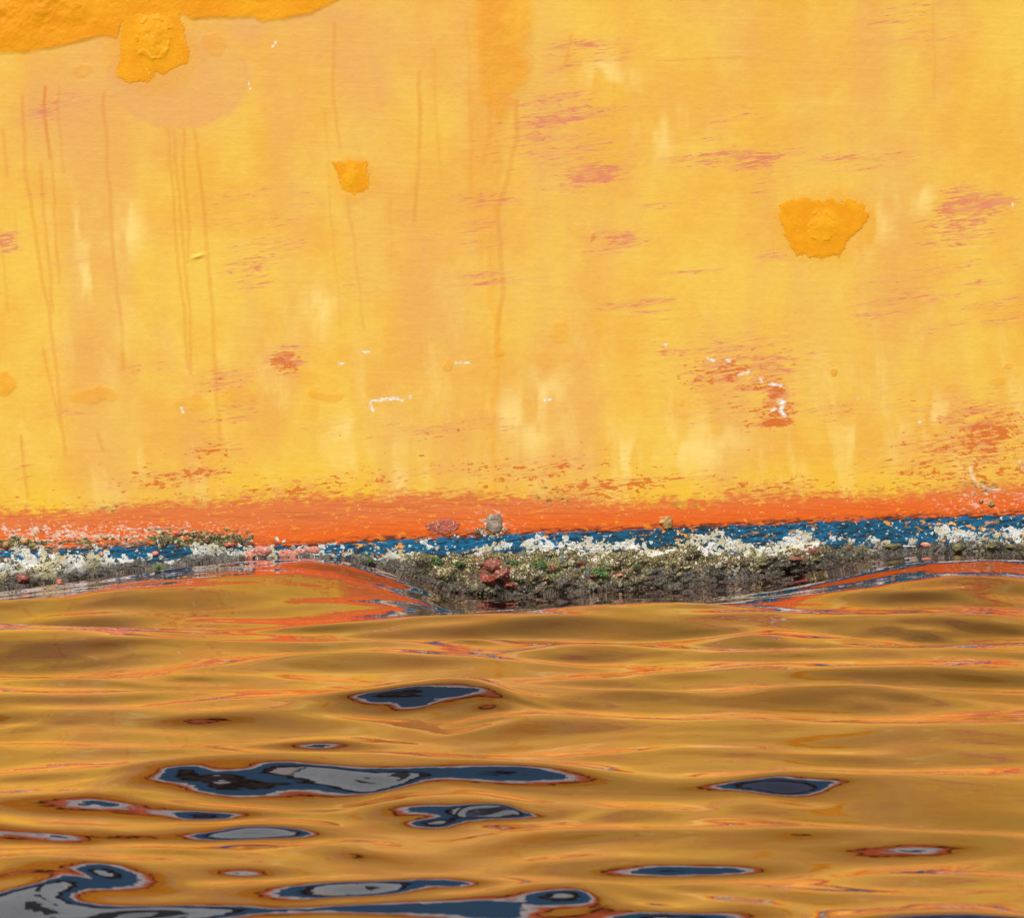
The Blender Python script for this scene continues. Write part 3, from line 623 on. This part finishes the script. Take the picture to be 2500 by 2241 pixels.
# ------------------------------------------------------------------ raised filler patches
def patch_mat():
    m = NT("orange filler paint"); n = m.noise(26, 5, 0, .6); f = m.noise(160, 4, 0, .6); k = m.attr("mid")
    c = m.mix(m.step(n, .38, .64), (.70, .265, .002), (.74, .31, .004)); c = m.mix(k * .25, c, (.78, .39, .010))
    c = m.mix(m.step(f, .66, .70) * .6, c, (.85, .60, .25)); m.bump(f * .5 + n, dist=.0016, strength=.8)
    m.p.inputs['Specular IOR Level'].default_value = .18; return m.set(Base_Color=c, Roughness=.48)
M_PATCH = patch_mat()
def patch(poly, bumps, label, seed, rag=10, thick=.0006, hill=.0026):
    P = np.array(poly, float); x0, y0 = P.min(0) - 20; x1, y1 = P.max(0) + 20
    gx, gy = np.meshgrid(np.arange(x0, x1, 1.6), np.arange(y0, y1, 1.6))
    X = PX(gx); Z = PZ(gy)
    wx = gx + rag * (fbm(X * 45, Z * 45, seed, 4) - .5) * 2; wy = gy + rag * (fbm(X * 45 + 9, Z * 45 + 7, seed + 9, 4) - .5) * 2
    ins = np.zeros(gx.shape, bool); n = len(P)
    for i in range(n):
        (ax, ay), (bx_, by_) = P[i], P[(i + 1) % n]
        c = (ay > wy) != (by_ > wy); xi = (bx_ - ax) * (wy - ay) / (by_ - ay + 1e-9) + ax; ins ^= c & (wx < xi)
    ff = (fbm(X * 260, Z * 420, seed + 5, 2) - .5) * 9
    d = seg_dist(wx, wy, [tuple(p) for p in P] + [tuple(P[0])]); sd_ = np.where(ins, d, -d) + ff
    t = thick * sm(-1, 7, sd_) ; mid = np.zeros_like(gx)
    for cx, cy, rx, ry in bumps:
        r = np.hypot((wx - cx) / rx, (wy - cy) / ry); mid = np.maximum(mid, sm(1.15, .6, r))
        t = t + hill * sm(1.2, .3, r) * (.45 + 1.1 * (fbm(X * 40, Z * 40, seed + 30, 4) - .25)) + hill * .35 * np.exp(-((r - .8) / .10) ** 2) * sm(.45, .6, fbm(X * 60, Z * 60, seed + 50, 2))
    Y = y_near(X, Z) - (.0005 + t)
    keep = (sd_ > -1.5).ravel(); Fq = grid_faces(gx.shape[1], gx.shape[0], True); Fq = Fq[keep[Fq].all(1)]
    used = np.unique(Fq); mp = np.full(len(keep), -1); mp[used] = np.arange(len(used))
    o = mesh_obj("filler_patch", np.stack([X, Y, Z], -1).reshape(-1, 3)[used], mp[Fq], M_PATCH, boat, True, {"mid": mid.ravel()[used]}); o["label"] = label
patch([(1900, 502), (1932, 484), (2000, 490), (2060, 494), (2112, 500), (2116, 530), (2100, 562), (2062, 598), (2050, 624), (1990, 628), (1940, 622), (1926, 590), (1906, 552)], [(2008, 552, 42, 42)], "large ragged orange patch with a cracked round lump", 801)
patch([(814, 402), (850, 396), (900, 401), (903, 440), (898, 466), (868, 478), (842, 466), (822, 430)], [(860, 432, 22, 26)], "small squarish orange patch on the plain yellow side", 811, 7, .0005, .002)
patch([(300, 40), (440, 36), (452, 80), (466, 120), (464, 156), (430, 172), (395, 180), (358, 204), (325, 205), (290, 196), (288, 160), (300, 120)], [(378, 96, 46, 62)], "orange patch over a rough bump at the top left", 821, 9, .0005, .004)
